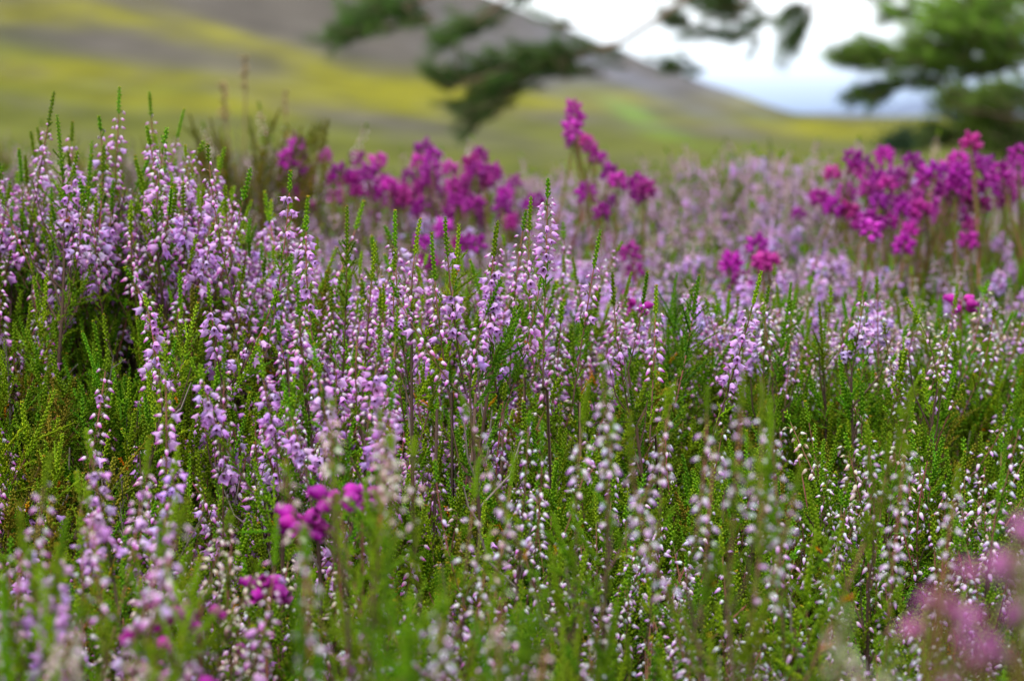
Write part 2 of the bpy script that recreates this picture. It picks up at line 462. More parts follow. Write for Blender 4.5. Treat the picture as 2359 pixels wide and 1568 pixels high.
def terrain_material(name, scale, bump):
    m = bpy.data.materials.new(name); m.use_nodes = True
    n, l = m.node_tree.nodes, m.node_tree.links
    b = n['Principled BSDF']; b.inputs['Roughness'].default_value = .9; b.inputs['Specular IOR Level'].default_value = .03
    a = n.new('ShaderNodeAttribute'); a.attribute_name = 'tone'
    t = n.new('ShaderNodeTexCoord')
    no = n.new('ShaderNodeTexNoise'); no.inputs['Scale'].default_value = scale; no.inputs['Detail'].default_value = 8; no.inputs['Roughness'].default_value = .65
    l.new(t.outputs['Object'], no.inputs['Vector'])
    mr = n.new('ShaderNodeMapRange'); mr.inputs['From Min'].default_value = .3; mr.inputs['From Max'].default_value = .7; mr.inputs['To Min'].default_value = .72; mr.inputs['To Max'].default_value = 1.28
    l.new(no.outputs['Fac'], mr.inputs['Value'])
    v = n.new('ShaderNodeVectorMath'); v.operation = 'SCALE'
    l.new(a.outputs['Color'], v.inputs[0]); l.new(mr.outputs[0], v.inputs['Scale']); l.new(v.outputs[0], b.inputs['Base Color'])
    bp = n.new('ShaderNodeBump'); bp.inputs['Strength'].default_value = .5; bp.inputs['Distance'].default_value = bump
    l.new(no.outputs['Fac'], bp.inputs['Height']); l.new(bp.outputs[0], b.inputs['Normal'])
    return m

def link(name, me, parent=None, loc=(0, 0, 0)):
    o = bpy.data.objects.new(name, me); sc.collection.objects.link(o)
    o.location = loc
    if parent: o.parent = parent
    return o
def tag(o, label=None, cat=None, group=None, kind=None):
    if label: o['label'] = label
    if cat: o['category'] = cat
    if group: o['group'] = group
    if kind: o['kind'] = kind
    return o

# vegetation patches of the hill, as (centre px, centre row, half length, half width, tilt in degrees, colour, strength)
YEL, OLV, GRP, ROCK, GRN, DRK = (.185, .175, .008), (.098, .108, .014), (.092, .080, .066), (.15, .15, .175), (.125, .22, .014), (.050, .047, .040)
PATCHES = [
    (300, 60, 900, 95, 12, GRP, .8), (330, 60, 260, 22, 14, YEL, .65), (650, 130, 330, 26, 21, YEL, .75), (110, 40, 170, 30, 4, YEL, .8),
    (250, 110, 210, 36, 6, GRP, .95), (480, 150, 240, 22, 14, GRP, .7), (60, 90, 120, 25, 0, DRK, .5), (480, 35, 260, 22, 18, GRP, .9), (900, 150, 200, 26, 18, DRK, .35),
    (230, 170, 330, 26, 4, YEL, .75), (60, 180, 140, 22, 0, YEL, .6), (560, 235, 420, 30, 3, YEL, .8), (950, 215, 330, 40, 5, YEL, .95), (380, 215, 200, 12, 2, OLV, .6),
    (330, 290, 330, 22, 3, OLV, .9), (130, 255, 200, 12, 0, OLV, .5), (860, 275, 260, 16, 8, GRP, .85), (1050, 310, 260, 22, 8, GRP, .75), (1200, 330, 200, 20, 6, OLV, .6),
    (1560, 235, 330, 20, 2, YEL, .9), (1340, 240, 120, 22, 0, YEL, .9), (1560, 258, 130, 12, 0, GRP, .55), (1290, 268, 120, 14, 4, GRP, .7),
    (1490, 275, 110, 14, 22, GRN, .95), (1560, 320, 130, 12, 14, GRN, .7), (1860, 300, 330, 24, 2, YEL, .85), (2080, 270, 160, 14, 2, YEL, .6), (1880, 268, 110, 9, 3, GRP, .5),
    (1620, 300, 200, 14, 4, GRP, .75), (1700, 330, 200, 14, 0, OLV, .8), (1950, 340, 330, 20, 0, OLV, .7), (2250, 330, 200, 25, 0, OLV, .6),
    (1000, 60, 260, 60, 20, GRP, .8), (1080, 75, 160, 22, 22, ROCK, .45), (1220, 130, 330, 60, 24, ROCK, .35), (1450, 170, 260, 34, 26, ROCK, .85), (1150, 170, 190, 16, 18, ROCK, .4), (1620, 195, 180, 22, 26, ROCK, .6),
    (1560, 205, 160, 12, 22, GRP, .5), (870, 20, 260, 40, 14, GRP, .7),
]
def smooth_noise(a, b, seed):
    r = np.random.RandomState(seed); out = 0 * a
    for k in range(6):
        fx, fy, ph = r.uniform(.5, 2.5) * 2 ** (k * .45), r.uniform(.5, 2.5) * 2 ** (k * .45), r.uniform(0, 6)
        out = out + np.sin(a * fx + b * fy * r.choice([-1, 1]) + ph + 1.5 * np.sin(b * fx * .6 + ph)) / (1.4 ** k)
    return out / 3.0
def hill_colour(px, v):
    # base: grass low down, dark heather and rock high up
    edge = interp(px, [-600, 0, 500, 800, 1280, 1500, 1830, 2400], [-60, 0, 60, 135, 195, 212, 262, 262])
    wob = 14 * smooth_noise(px / 160, v / 45, 3)
    t = np.clip((v + wob - edge) / 26 + .5, 0, 1)[..., None]
    col = A3(GRP) * (1 - t) + A3(OLV) * t
    for i, (cx, cy, rx, ry, tilt, c, s) in enumerate(PATCHES):
        a = math.radians(tilt); dx, dy = px - cx, v - cy
        w1 = dx * math.cos(a) + dy * math.sin(a); w2 = -dx * math.sin(a) + dy * math.cos(a)
        w2 = w2 + ry * .35 * smooth_noise(px / 110, v / 30, 10 + i)
        w = np.exp(-((w1 / rx) ** 2 + (w2 / ry) ** 2) ** 1.5)[..., None] * s
        col = col * (1 - w) + A3(c) * w
    n = smooth_noise(px / 85, v / 24, 77)[..., None]; n2 = smooth_noise((px + 3 * v) / 75, v / 20, 78)[..., None]
    up = .75 - .15 * t
    col = col * (1 - up * np.clip(n2, 0, 1)) + A3(GRP) * up * np.clip(n2, 0, 1)
    return np.clip(col * (1 + .20 * n), .01, 1)

# the moor near by: one sheet, out to 80 m all round
az = np.concatenate([np.linspace(-PI, -.5, 60)[:-1], np.linspace(-.5, .5, 160), np.linspace(.5, PI, 60)[1:-1]])
rr_ = np.concatenate([[.02, .15, .3], np.linspace(.4, 3.2, 60), np.geomspace(3.3, 90, 50)])
AZ, RR = np.meshgrid(az, rr_); X, Y = RR * np.sin(AZ), RR * np.cos(AZ)
Z = ground_z(X, Y) + np.where(RR > 4, .02 * RR ** .7 * smooth_noise(X * .7 / RR ** .4, Y * .7 / RR ** .4, 5), .006 * smooth_noise(X * 22, Y * 22, 9))
mk = np.clip((RR - 2.6) / 2, 0, 1)[..., None]
PX, PV = proj(X, np.maximum(Y, .05), Z)
peat = A3((.035, .026, .016)) * (1 + .35 * smooth_noise(X * 30, Y * 30, 2)[..., None])
moor = A3(OLV) * .85 + A3((.05, .03, .02)) * smooth_noise(X * .8, Y * .5, 21)[..., None]
C = np.clip(peat * (1 - mk) + moor * mk, .01, 1)
b = Buf(); b.add(np.stack([X, Y, Z], -1).reshape(-1, 3), grid_faces(len(rr_), len(az), True), C.reshape(-1, 3))
M_ground = terrain_material('moor_ground', 9.0, .02)
tag(link('ground', make_mesh('ground', [(b, M_ground)])), kind='structure')

# the hill and the valley floor: from 80 m to the skyline and down the other side
SKYPX = [-3000, -900, 0, 700, 1130, 1400, 1620, 1760, 1830, 1960, 2130, 2359, 3600]
SKYV =  [-250, -520, -420, -165, 0, 108, 190, 240, 262, 268, 270, 268, 240]
az2 = np.concatenate([np.linspace(-PI, -.75, 50)[:-1], np.linspace(-.75, .6, 420), np.linspace(.6, PI, 50)[1:-1]])
tt = np.concatenate([np.linspace(0, 1, 150), [1.03, 1.08, 1.2]])
A2, T2 = np.meshgrid(az2, tt)
pxs = 1179.5 + FOC * np.tan(np.clip(A2, -1.2, 1.2)) / cp
skyv = interp(pxs, SKYPX, SKYV) + 3.5 * smooth_noise(pxs / 50, 0 * pxs, 8) * np.clip((1900 - pxs) / 300, 0, 1)
e_sky = (275 - skyv) / FOC
R2 = 82 * (1700 / 82) ** np.minimum(T2, 1) + np.maximum(T2 - 1, 0) * 5000
tcl = np.clip(T2, 0, 1)
e = -.0245 + (e_sky + .0245) * (tcl ** 1.7)
Z2 = CAM_Z + R2 * np.tan(e) - np.maximum(T2 - 1, 0) * 1200 - .4 * (T2 == 0)
Z2 = Z2 + np.where((T2 > .05) & (T2 < .98), 1, 0) * .0018 * R2 * smooth_noise(A2 * 26, T2 * 12, 12) * tcl
X2, Y2 = R2 * np.sin(A2), R2 * np.cos(A2)
V2 = 275 - e * FOC
C2 = hill_colour(np.clip(pxs, -2500, 4500), V2)
b = Buf(); b.add(np.stack([X2, Y2, Z2], -1).reshape(-1, 3), grid_faces(len(tt), len(az2), True), C2.reshape(-1, 3))
M_hill = terrain_material('hill_heath', .03, 2.0)
tag(link('hill', make_mesh('hill', [(b, M_hill)])), kind='structure')

# far ridges beyond the end of the hill, haze painted into their blue colour
def ridge(dist, prof, col, seed, name):
    xs = np.linspace(-5200, 7000, 300) / 2359 * .472 * dist / 1.0
    top = A3([interp(x / dist * FOC + 1179.5, prof[0], prof[1]) for x in xs]) * dist / FOC
    top = top + dist * .0012 * smooth_noise(xs / dist * 60, 0 * xs, seed)
    V, C = [], []
    for x, t in zip(xs, top):
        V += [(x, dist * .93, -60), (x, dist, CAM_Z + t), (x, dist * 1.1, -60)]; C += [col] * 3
    n = len(xs); F = []
    for i in range(n - 1):
        a = i * 3; F += [(a, a + 3, a + 4), (a, a + 4, a + 1), (a + 1, a + 4, a + 5), (a + 1, a + 5, a + 2)]
    b = Buf(); b.add(A3(V), A3(F), A3(C, float))
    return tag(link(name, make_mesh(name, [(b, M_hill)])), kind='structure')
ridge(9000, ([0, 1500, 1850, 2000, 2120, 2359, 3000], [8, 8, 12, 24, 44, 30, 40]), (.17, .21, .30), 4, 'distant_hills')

# ---------------------------------------------------------------- heather sprigs: a small library
LIB = {}
seed = 100
for kind, cnt in (('pink', 7), ('bells', 6), ('white', 7), ('pale', 5), ('leafy', 8), ('cream', 3), ('lilac', 3), ('dry', 4), ('rusty', 4)):
    LIB[kind] = []
    for i in range(cnt):
        seed += 1
        n = [4, 5, 3, 4, 6, 3, 5, 4][i % 8]
        S = make_sprig(kind, seed, n, .125, spread=[1, .8, 1.1][i % 3])
        LIB[kind].append(S)
PARTS = {}        # (kind, i) -> separate part meshes, made once and shared
def joined(bs):
    out = Buf()
    for b in bs:
        if b.n: out.add(*b.arrays())
    return out
def parts_of(kind, i):
    if (kind, i) not in PARTS: PARTS[(kind, i)] = sprig_parts(LIB[kind][i])
    return PARTS[(kind, i)]

# scatter
rng = np.random.RandomState(11)
cand = []
def scatter(y0, y1, step, half):
    ys = np.arange(y0, y1, step)
    for y in ys:
        w = half(y)
        for x in np.arange(-w, w, step):
            cand.append((x + rng.uniform(-.6, .6) * step, y + rng.uniform(-.6, .6) * step))
scatter(.50, .86, .030, lambda y: y * .236 * 1.25 + .06)
scatter(.86, 1.46, .0215, lambda y: y * .236 * 1.2 + .06)
scatter(1.48, 2.85, .0255, lambda y: y * .236 * 1.15 + .06)
scatter(2.85, 4.6, .055, lambda y: y * .236 * 1.1 + .1)
def pick(r, **w):
    ks = list(w); p = A3([w[k] for k in ks], float); return ks[r.choice(len(ks), p=p / p.sum())]
def kind_at(px, v, y, r):
    px += r.normal() * 45; v += r.normal() * 35
    if y > 1.47:
        if px < 650: return pick(r, dry=.30, rusty=.34, leafy=.14, pale=.12, cream=.10)
        if px < 1180: return pick(r, dry=.08, leafy=.26, pale=.46, lilac=.20 if v > 450 else .04, rusty=.06)
        if v > 545 and px < 1780: return pick(r, lilac=.62, pale=.18, leafy=.20)
        if px > 2150 and v > 430: return pick(r, leafy=.95, pale=.14, lilac=.06)
        if px > 1950 and v > 560: return pick(r, lilac=.36, pale=.30, leafy=.34)
        return pick(r, pale=.64, leafy=.22, lilac=.10, cream=.02, rusty=.02)
    if v < 560 and px < 620: return pick(r, pink=.64, bells=.28, leafy=.08)
    if px < 540 and v < 900: return pick(r, leafy=.86, pink=.02, dry=.06, rusty=.06)
    if 560 <= px < 980 and 700 < v < 960: return pick(r, bells=.42, pink=.36, leafy=.20, rusty=.02)
    if px < 1400 and v < 770: return pick(r, pink=.54, bells=.16, leafy=.28, rusty=.02)
    if px < 1000: return pick(r, pink=.42 if px < 600 else .22, white=.08 if px < 500 else .24, leafy=.40, cream=.04, bells=.04, dry=.03, rusty=.03)
    if px < 1300: return pick(r, white=.46, pink=.12, leafy=.34, cream=.04, bells=.01, rusty=.03)
    if v < 700: return pick(r, pink=.14, leafy=.50, white=.27, lilac=.03, cream=.06)
    if v < 960: return pick(r, leafy=.78, white=.12, pink=.02, dry=.03, rusty=.05)
    return pick(r, white=.48, leafy=.44, cream=.02, dry=.03, rusty=.03)
# small things in front must stay in view: nothing scattered grows up before them
CLEAR = [(612, 1342, .90, 95), (462, 1368, .79, 60), (380, 1410, .77, 70), (700, 1195, .88, 60), (790, 1140, .88, 80)]
HOLES = [(2080, 1060, 130, 70), (1640, 1080, 70, 70), (230, 1020, 130, 45), (520, 930, 90, 60), (900, 1210, 60, 60), (1180, 1110, 60, 40), (1900, 1330, 60, 70), (380, 1240, 50, 50), (90, 760, 80, 40), (700, 1010, 60, 40), (1500, 1330, 50, 50), (2000, 790, 90, 40)]

pts = []
for x, y in cand:
    cz = float(canopy(A3(x), A3(y)) + bumps(x, y))
    z = cz + rng.normal() * (.011 if y < 1.47 else .013)
    if y < .86:
        if rng.random_sample() < .35: continue
        z += rng.normal() * .010
    px, v = proj(x, y, z)
    k = kind_at(px, v, y, rng)
    sc_ = rng.uniform(.85, 1.15) * (1.08 if y < 1.47 else 1.0)
    if any(y < c[2] + .01 and abs(px - c[0]) < c[3] and v < c[1] + 260 for c in CLEAR): continue
    if y < 1.47 and any(((px - c[0]) / c[2]) ** 2 + ((v - c[1]) / c[3]) ** 2 < 1 for c in HOLES) and rng.random_sample() < .93: continue
    if k == 'leafy' and .86 < y < 1.47 and rng.random_sample() < .14: continue
    if k in ('leafy', 'rusty'): z -= .022 if y > 1.25 else .014
    pts.append(dict(x=x, y=y, z=z - .125 * sc_, tip=z, px=px, v=v, kind=k, i=rng.randint(len(LIB[k])), s=sc_,
                    rot=(rng.normal() * (.20 if y < 1.47 else .30), rng.normal() * (.20 if y < 1.47 else .30), rng.uniform(0, 2 * PI)), exp=z - cz))

# ---------------------------------------------------------------- sprigs placed one by one, in front and on the crest
HERO = [  # px, row of the tip, depth, kind, shoots, height, label
 (65, 212, 1.30, 'pink', 1, .12, 'tall green-tipped pink sprig at the far left end of the crest'),
 (262, 203, 1.32, 'pink', 1, .12, 'tall green-tipped sprig with few pink buds, second spike from the left end'),
 (365, 213, 1.40, 'pink', 2, .12, 'tall green-tipped sprig rising above a dense cluster of open mauve bells'),
 (143, 268, 1.26, 'leafy', 2, .11, 'bare green leafy shoot standing over a ball of open mauve bells'),
 (410, 310, 1.38, 'bells', 3, .10, 'sprig with a drooping cluster of open mauve bells on the left crest'),
 (150, 350, 1.24, 'bells', 5, .10, 'sprig with a rounded ball of open mauve bells near the left edge'),
 (490, 335, 1.20, 'pink', 1, .12, 'pink sprig with brownish-green tip and open bells halfway down, on the left slope'),
 (660, 397, 1.16, 'bells', 1, .12, 'green-tipped sprig with a stack of open mauve bells right of the dry clump'),
 (700, 500, 1.14, 'bells', 1, .10, 'short leaning sprig of mauve bells beside the green-tipped bell stack'),
 (790, 478, 1.20, 'leafy', 1, .12, 'plain green shoot left of centre standing over pink buds'),
 (833, 558, 1.14, 'pink', 1, .11, 'pink-budded sprig with thick green tip left of centre'),
 (880, 575, 1.12, 'pink', 1, .11, 'slender pink-budded sprig in the middle of the crest, left of the forked one'),
 (908, 486, 1.14, 'pink', 1, .12, 'thin pink-budded sprig with a short green tip left of the forked sprig'),
 (940, 506, 1.12, 'pink', 2, .12, 'forked green-tipped sprig with scattered pink buds on the crest'),
 (1003, 540, 1.11, 'pink', 1, .11, 'sprig with a leaning green tip over a cluster of open bells on the crest'),
 (1040, 505, 1.12, 'bells', 1, .11, 'sprig with pink buds above open bells, first of the middle pair'),
 (1090, 508, 1.12, 'bells', 1, .11, 'sprig with pink buds above open bells, second of the middle pair'),
 (1125, 530, 1.12, 'pink', 2, .11, 'two-pronged pink-budded sprig right of the middle pair'),
 (1158, 485, 1.20, 'pink', 1, .12, 'slightly blurred pink-budded sprig behind the two-pronged one'),
 (1210, 455, 1.20, 'pink', 1, .12, 'green-tipped pink-budded sprig just left of the tallest sprig'),
 (1265, 415, 1.13, 'bells', 1, .13, 'tallest sprig in the middle, long green tip above white-pink buds and mauve bells'),
 (1337, 535, 1.14, 'pink', 1, .11, 'sprig with brown-green tip just right of the tallest middle sprig'),
 (1410, 628, 1.16, 'pink', 1, .10, 'short green-tipped pink sprig on the crest beside a magenta flower head'),
 (1475, 628, 1.18, 'pink', 2, .11, 'broad pink-budded sprig on the crest right of the middle'),
 (1517, 660, 1.16, 'pink', 1, .10, 'green-tipped pink sprig between the broad one and the leaning one'),
 (1672, 625, 1.12, 'bells', 1, .12, 'long green-tipped sprig leaning right, with white-pink buds and a few mauve bells'),
 (1733, 660, 1.24, 'white', 2, .11, 'white-budded sprig with thick green tip right of the leaning one'),
 (1800, 655, 1.26, 'leafy', 2, .11, 'plain green shoot on the right half of the crest'),
 (1958, 675, 1.22, 'lilac', 3, .10, 'sprig with a flat cluster of open lilac bells on the right crest'),
 (1925, 700, 1.27, 'leafy', 2, .11, 'green leafy shoot left of the lilac bell cluster'),
 (2140, 690, 1.20, 'white', 2, .11, 'white and pink budded sprig on the right crest near the edge'),
 (770, 800, .97, 'bells', 4, .11, 'bushy sprig with the densest mass of open mauve bells, left of centre'),
 (850, 770, .99, 'bells', 3, .11, 'sprig of open bells under straight red stems, left of centre'),
 (730, 640, 1.02, 'pink', 2, .12, 'red-stemmed sprig thick with pink buds above the dense bells'),
 (885, 690, 1.03, 'pink', 2, .12, 'upright red-stemmed sprig of pink buds right above the dense bells'),
 (640, 790, 1.00, 'bells', 3, .11, 'sprig with pink buds turning to open bells, left of the densest bell mass'),
 (325, 690, 1.10, 'bells', 2, .10, 'small lone cluster of mauve bells over the green patch at left'),
 (495, 650, 1.10, 'bells', 2, .10, 'hanging row of open bells at the right edge of the green patch'),
 (1085, 640, 1.06, 'pink', 3, .11, 'sprig with drooping pink buds below the middle of the crest'),
 (212, 810, 1.04, 'pink', 1, .11, 'thin sprig with a single string of buds in the green patch at left'),
 (403, 790, .99, 'pink', 1, .13, 'slender sprig with pink buds and hanging bells below the green patch'),
 (497, 770, 1.00, 'pink', 1, .13, 'slender sprig with well-spaced pink buds beside the slender bell sprig'),
 (270, 990, .90, 'bells', 3, .12, 'sprig with blurred white-pink buds over hanging bells, lower left'),
 (100, 1040, .80, 'pink', 3, .14, 'blurred sprig with stacked pink buds at the lower left edge'),
 (330, 1160, .80, 'pink', 3, .13, 'blurred sprig with pink buds and pale bells left of the magenta flowers'),
 (190, 1130, .74, 'pink', 2, .14, 'very blurred pink sprig with green tips, lower left corner'),
 (50, 1200, .76, 'bells', 3, .13, 'blurred clump of mauve bells at the bottom left edge'),
 (170, 1320, .66, 'leafy', 2, .14, 'blurred yellow-green shoot in the bottom left corner'),
 (1400, 800, .84, 'white', 3, .15, 'large blurred sprig of whitish buds standing right of centre'),
 (1510, 900, .88, 'white', 1, .13, 'tall blurred string of whitish buds right of the large whitish sprig'),
 (1300, 880, .86, 'white', 2, .14, 'leaning blurred sprig of whitish buds right of centre'),
 (1700, 860, .74, 'white', 5, .15, 'big branching sprig with dark stem and blurred white buds, right of centre'),
 (1640, 900, .80, 'white', 2, .13, 'blurred white-budded sprig on the left side of the big branching one'),
 (1835, 930, .84, 'white', 1, .15, 'tall thin red-stemmed sprig right of the big branching one'),
 (1760, 920, .74, 'leafy', 1, .14, 'blurred plain green shoot between two white-budded sprigs'),
 (2040, 1010, .84, 'white', 1, .15, 'long bare-stemmed sprig with widely spaced white buds, right side'),
 (2150, 1080, .80, 'white', 1, .14, 'curving sprig with a yellow-green tip leaning right near the blurred pink flowers'),
 (1985, 960, .98, 'white', 3, .12, 'sharp sprig of small white buds with green tips on the right'),
 (2235, 1070, .98, 'white', 3, .12, 'bushy sharp sprig with pink-tipped white buds by the right edge'),
 (2310, 960, 1.0, 'white', 2, .12, 'white-budded sprig with green tip at the right edge'),
 (1855, 1130, .92, 'white', 3, .12, 'dense sprig of lilac-white buds on a dark red stem, lower right'),
 (1280, 1180, .96, 'white', 4, .12, 'sharp clump of white and lilac buds below the centre'),
 (1190, 945, .98, 'white', 4, .11, 'sharp sprig crowned by a ring of small white buds, near the centre'),
 (830, 985, .76, 'cream', 3, .13, 'blurred sprig of faded pinkish buds above the magenta bells'),
 (960, 1010, .78, 'cream', 3, .13, 'blurred brownish-pink sprig right of the magenta bells'),
 (800, 930, .74, 'cream', 2, .14, 'tall blurred sprig with faded buds in front of the dense bells'),
 (1050, 1060, .84, 'white', 4, .12, 'blurred lilac-budded bush just below the centre'),
 (470, 1190, .88, 'cream', 4, .11, 'cream and brown budded clump above the single magenta bells'),
 (525, 1290, .92, 'cream', 2, .10, 'small cream-budded sprig left of the magenta bell cluster in focus'),
 (500, 1440, .86, 'cream', 3, .10, 'low cream-budded sprig at the bottom left'),
 (770, 1215, .62, 'leafy', 4, .14, 'very blurred yellow-green bush left of bottom centre'),
 (790, 1380, .60, 'leafy', 3, .13, 'very blurred green bush at the bottom edge'),
 (900, 1450, .60, 'leafy', 2, .13, 'very blurred low shoot at the bottom centre'),
 (735, 1230, .64, 'white', 1, .14, 'very blurred sprig with a few large pale buds over the green bush'),
 (120, 1400, .56, 'cream', 3, .12, 'very blurred grey-white buds at the bottom left corner'),
 (300, 1490, .60, 'cream', 2, .12, 'very blurred pale buds at the bottom, right of the corner buds'),
 (1010, 1300, .66, 'white', 3, .13, 'blurred pale-budded sprig bottom centre'),
 (1190, 1340, .62, 'cream', 2, .13, 'very blurred greyish sprig at the bottom, right of centre'),
 (1420, 1330, .84, 'white', 3, .13, 'white-budded sprig at the bottom standing over brown stems'),
 (1600, 1400, .92, 'white', 3, .12, 'sharp white-budded sprig on the bottom edge right of centre'),
 (2290, 1180, .44, 'cream', 3, .14, 'hugely blurred brownish pink sprig standing over the blurred dusty pink bells'),
 (2110, 1480, .44, 'cream', 3, .12, 'hugely blurred brownish sprig at the bottom, left of the dusty pink bells'),
 (2320, 1400, .43, 'leafy', 3, .13, 'hugely blurred olive shoot among the dusty pink bells'),
 (2080, 1370, .86, 'white', 3, .12, 'white-budded sprig at the bottom left of the blurred pink flowers'),
]
def make_thing(name, label, cat, group, stem_me, parts, loc, rot=(0, 0, 0), s=1.0):
    o = link(name, stem_me, None, loc); o.rotation_euler = rot; o.scale = (s, s, s)
    tag(o, label, cat, group)
    for nm, me in parts:
        c = link(nm, me, o)
    return o
def make_root(name, label, cat, group, loc, rot=(0, 0, 0), s=1.0):
    o = bpy.data.objects.new(name, None); sc.collection.objects.link(o)
    o.empty_display_size = .01
    o.location = loc; o.rotation_euler = rot; o.scale = (s, s, s)
    return tag(o, label, cat, group)
HG = 'heather sprigs across the moor'
ONE = {}
for q, (px, v, y, kind, n, H, lab) in enumerate(HERO):
    r = random.Random(900 + q)
    S = make_sprig(kind, 900 + q, n, H, spread=.75, lean=r.uniform(-.006, .012), keep=(n == 1 and kind != 'leafy'))
    sm, ps = sprig_parts(S)
    p = at(px, v, y)
    o = make_root('heather_sprig', lab, 'heather', HG, (p[0], y, p[2] - H), (r.uniform(-.05, .05), r.uniform(-.06, .06), 0))
    link('stem', sm, o)
    for nm, me in ps: link(nm, me, o)
    for nm, key, MX, foot in S.single:
        if key not in ONE:
            b_ = Buf(); b_.add(*(KINDS[key[0]]['bud'] if key[1] < 0 else KINDS[key[0]]['bells'][key[1]])); ONE[key] = make_mesh(nm, [(b_, M_petal)])
        f = link(nm, ONE[key], o)
        mt = Matrix([list(MX[i]) + [float(foot[i])] for i in range(3)] + [[0, 0, 0, 1]])
        f.matrix_local = mt

# of the scattered sprigs the ones that show largest stay objects of their own
infr = [p for p in pts if -20 < p['px'] < 2380 and 240 < p['v'] < 1560 and p['y'] < 1.5]
infr.sort(key=lambda p: -(p['exp'] * 55 + .55 / p['y'] + (0 if p['kind'] != 'dry' else .5) + (-.3 if p['kind'] == 'leafy' else 0)))
solo = infr[:300 - len(HERO)]
solo_ids = {id(p) for p in solo}
DESC = {'pink': 'pink-budded heather sprig', 'bells': 'mauve-belled heather sprig', 'white': 'white-budded heather sprig',
        'pale': 'dusty pink heather sprig', 'leafy': 'flowerless green heather', 'cream': 'faded cream-budded heather',
        'lilac': 'lilac-belled heather sprig', 'rusty': 'rusty brown flowerless heather', 'dry': 'dead grey heather twig'}
LAND = [(65, 240, 'the far left green tip'), (262, 230, 'the second tall green tip'), (400, 350, 'the upper left bell cluster'), (150, 390, 'the rounded bell ball'),
 (500, 430, 'the brown-tipped slope sprig'), (660, 440, 'the green-tipped bell stack'), (790, 520, 'the plain green crest shoot'), (925, 540, 'the forked green-tipped sprig'), (1065, 560, 'the middle pair of sprigs'),
 (1265, 470, 'the tallest middle sprig'), (1475, 650, 'the broad crest sprig'), (1672, 680, 'the right-leaning bell sprig'), (1958, 690, 'the flat lilac cluster'), (2140, 710, 'the right crest white sprig'),
 (325, 730, 'the lone bell cluster'), (495, 690, 'the hanging bell row'), (410, 880, 'the slender bell sprig'), (780, 870, 'the densest bell mass'), (640, 860, 'the pink buds beside the densest bells'),
 (212, 850, 'the single bud string'), (270, 1080, 'the lower left bell sprig'), (90, 1120, 'the blurred left-edge buds'), (700, 1195, 'the bright magenta bells'), (612, 1342, 'the sharp magenta cluster'),
 (398, 1408, 'the half-hidden magenta bells'), (470, 1230, 'the cream budded clump'), (1190, 970, 'the ring of white buds'), (1420, 900, 'the large whitish sprig'), (1715, 1050, 'the big branching sprig'),
 (1855, 1220, 'the dark red stem'), (2040, 1150, 'the long bare stem'), (1985, 1040, 'the sharp right white sprig'), (2235, 1150, 'the bushy right sprig'), (1290, 1260, 'the sharp lilac-white clump'), (1050, 1130, 'the lilac-budded bush'),
 (760, 1380, 'the blurred green bush'), (2180, 1380, 'the blurred dusty pink bells'), (1420, 1400, 'the brown bottom stems'), (1600, 1450, 'the white sprig at the bottom edge'), (830, 1040, 'the faded pinkish sprig'), (1190, 1400, 'the greyish bottom sprig')]
used = set()
def unique_label(kind, px, v):
    ls = sorted(LAND, key=lambda l: (l[0] - px) ** 2 + (1.2 * (l[1] - v)) ** 2)[:6]
    def rel(l):
        dx, dy = px - l[0], v - l[1]; d = math.hypot(dx, dy)
        near = 'just ' if d < 60 else ('well ' if d > 170 else '')
        if abs(dx) > 2 * abs(dy): w = 'left of' if dx < 0 else 'right of'
        elif abs(dy) > 2 * abs(dx): w = 'above' if dy < 0 else 'below'
        else: w = ('above and ' if dy < 0 else 'below and ') + ('left of' if dx < 0 else 'right of')
        return near + w + ' ' + l[2]
    opts = [DESC[kind] + ' ' + rel(l) for l in ls[:2]]
    opts += [DESC[kind] + ' between ' + a_[2] + ' and ' + b_[2] for a_ in ls[:3] for b_ in ls[:5] if a_ is not b_]
    opts += [DESC[kind] + ' ' + rel(l) for l in ls[2:]]
    for t in opts:
        if t not in used and len(t.split()) <= 16:
            used.add(t); return t
    return opts[0]
for p in solo:
    sm, ps = parts_of(p['kind'], p['i'])
    lab = unique_label(p['kind'], p['px'], p['v'])
    o = make_root('heather_sprig', lab, 'heather', HG, (p['x'], p['y'], p['z']), p['rot'], p['s'])
    link('stem', sm, o)
    for nm, me in ps: link(nm, me, o)

# all the rest is one mass of heather
src = bpy.data.collections.new('heather_source')        # never linked to the scene: only its meshes are drawn, on the points
index = {}
names = []
for kind in LIB:
    for i, S in enumerate(LIB[kind]):
        me = make_mesh('heather_piece', [(S.leaf, M_leaf), (S.stem, M_stem), (joined(S.bud + S.bell), M_petal)])
        o = bpy.data.objects.new('piece_%03d' % len(names), me); src.objects.link(o)
        index[(kind, i)] = len(names); names.append(o.name)
rest = [p for p in pts if id(p) not in solo_ids]
# the moor goes on to both sides of the picture
rs = np.random.RandomState(77)
for y0, y1, st in ((.45, 1.47, .030), (1.47, 2.85, .042), (2.85, 4.6, .075)):
    for y in np.arange(y0, y1, st):
        w = y * .236 * 1.2 + .06
        for x in np.arange(w, w + .55 + .2 * y, st):
            for sg in (-1, 1):
                xx, yy = sg * x + rs.uniform(-.6, .6) * st, y + rs.uniform(-.6, .6) * st
                z = float(canopy(A3(xx), A3(yy)) + bumps(xx, yy)) + rs.normal() * .011
                k = kind_at(-100 if sg < 0 else 2450, proj(0, yy, z)[1], yy, rs); sc_ = rs.uniform(.9, 1.2)
                rest.append(dict(x=xx, y=yy, z=z - .125 * sc_, kind=k, i=rs.randint(len(LIB[k])), s=sc_, rot=(rs.normal() * .2, rs.normal() * .2, rs.uniform(0, 6.28))))
pm = bpy.data.meshes.new('heather')
pm.vertices.add(len(rest))
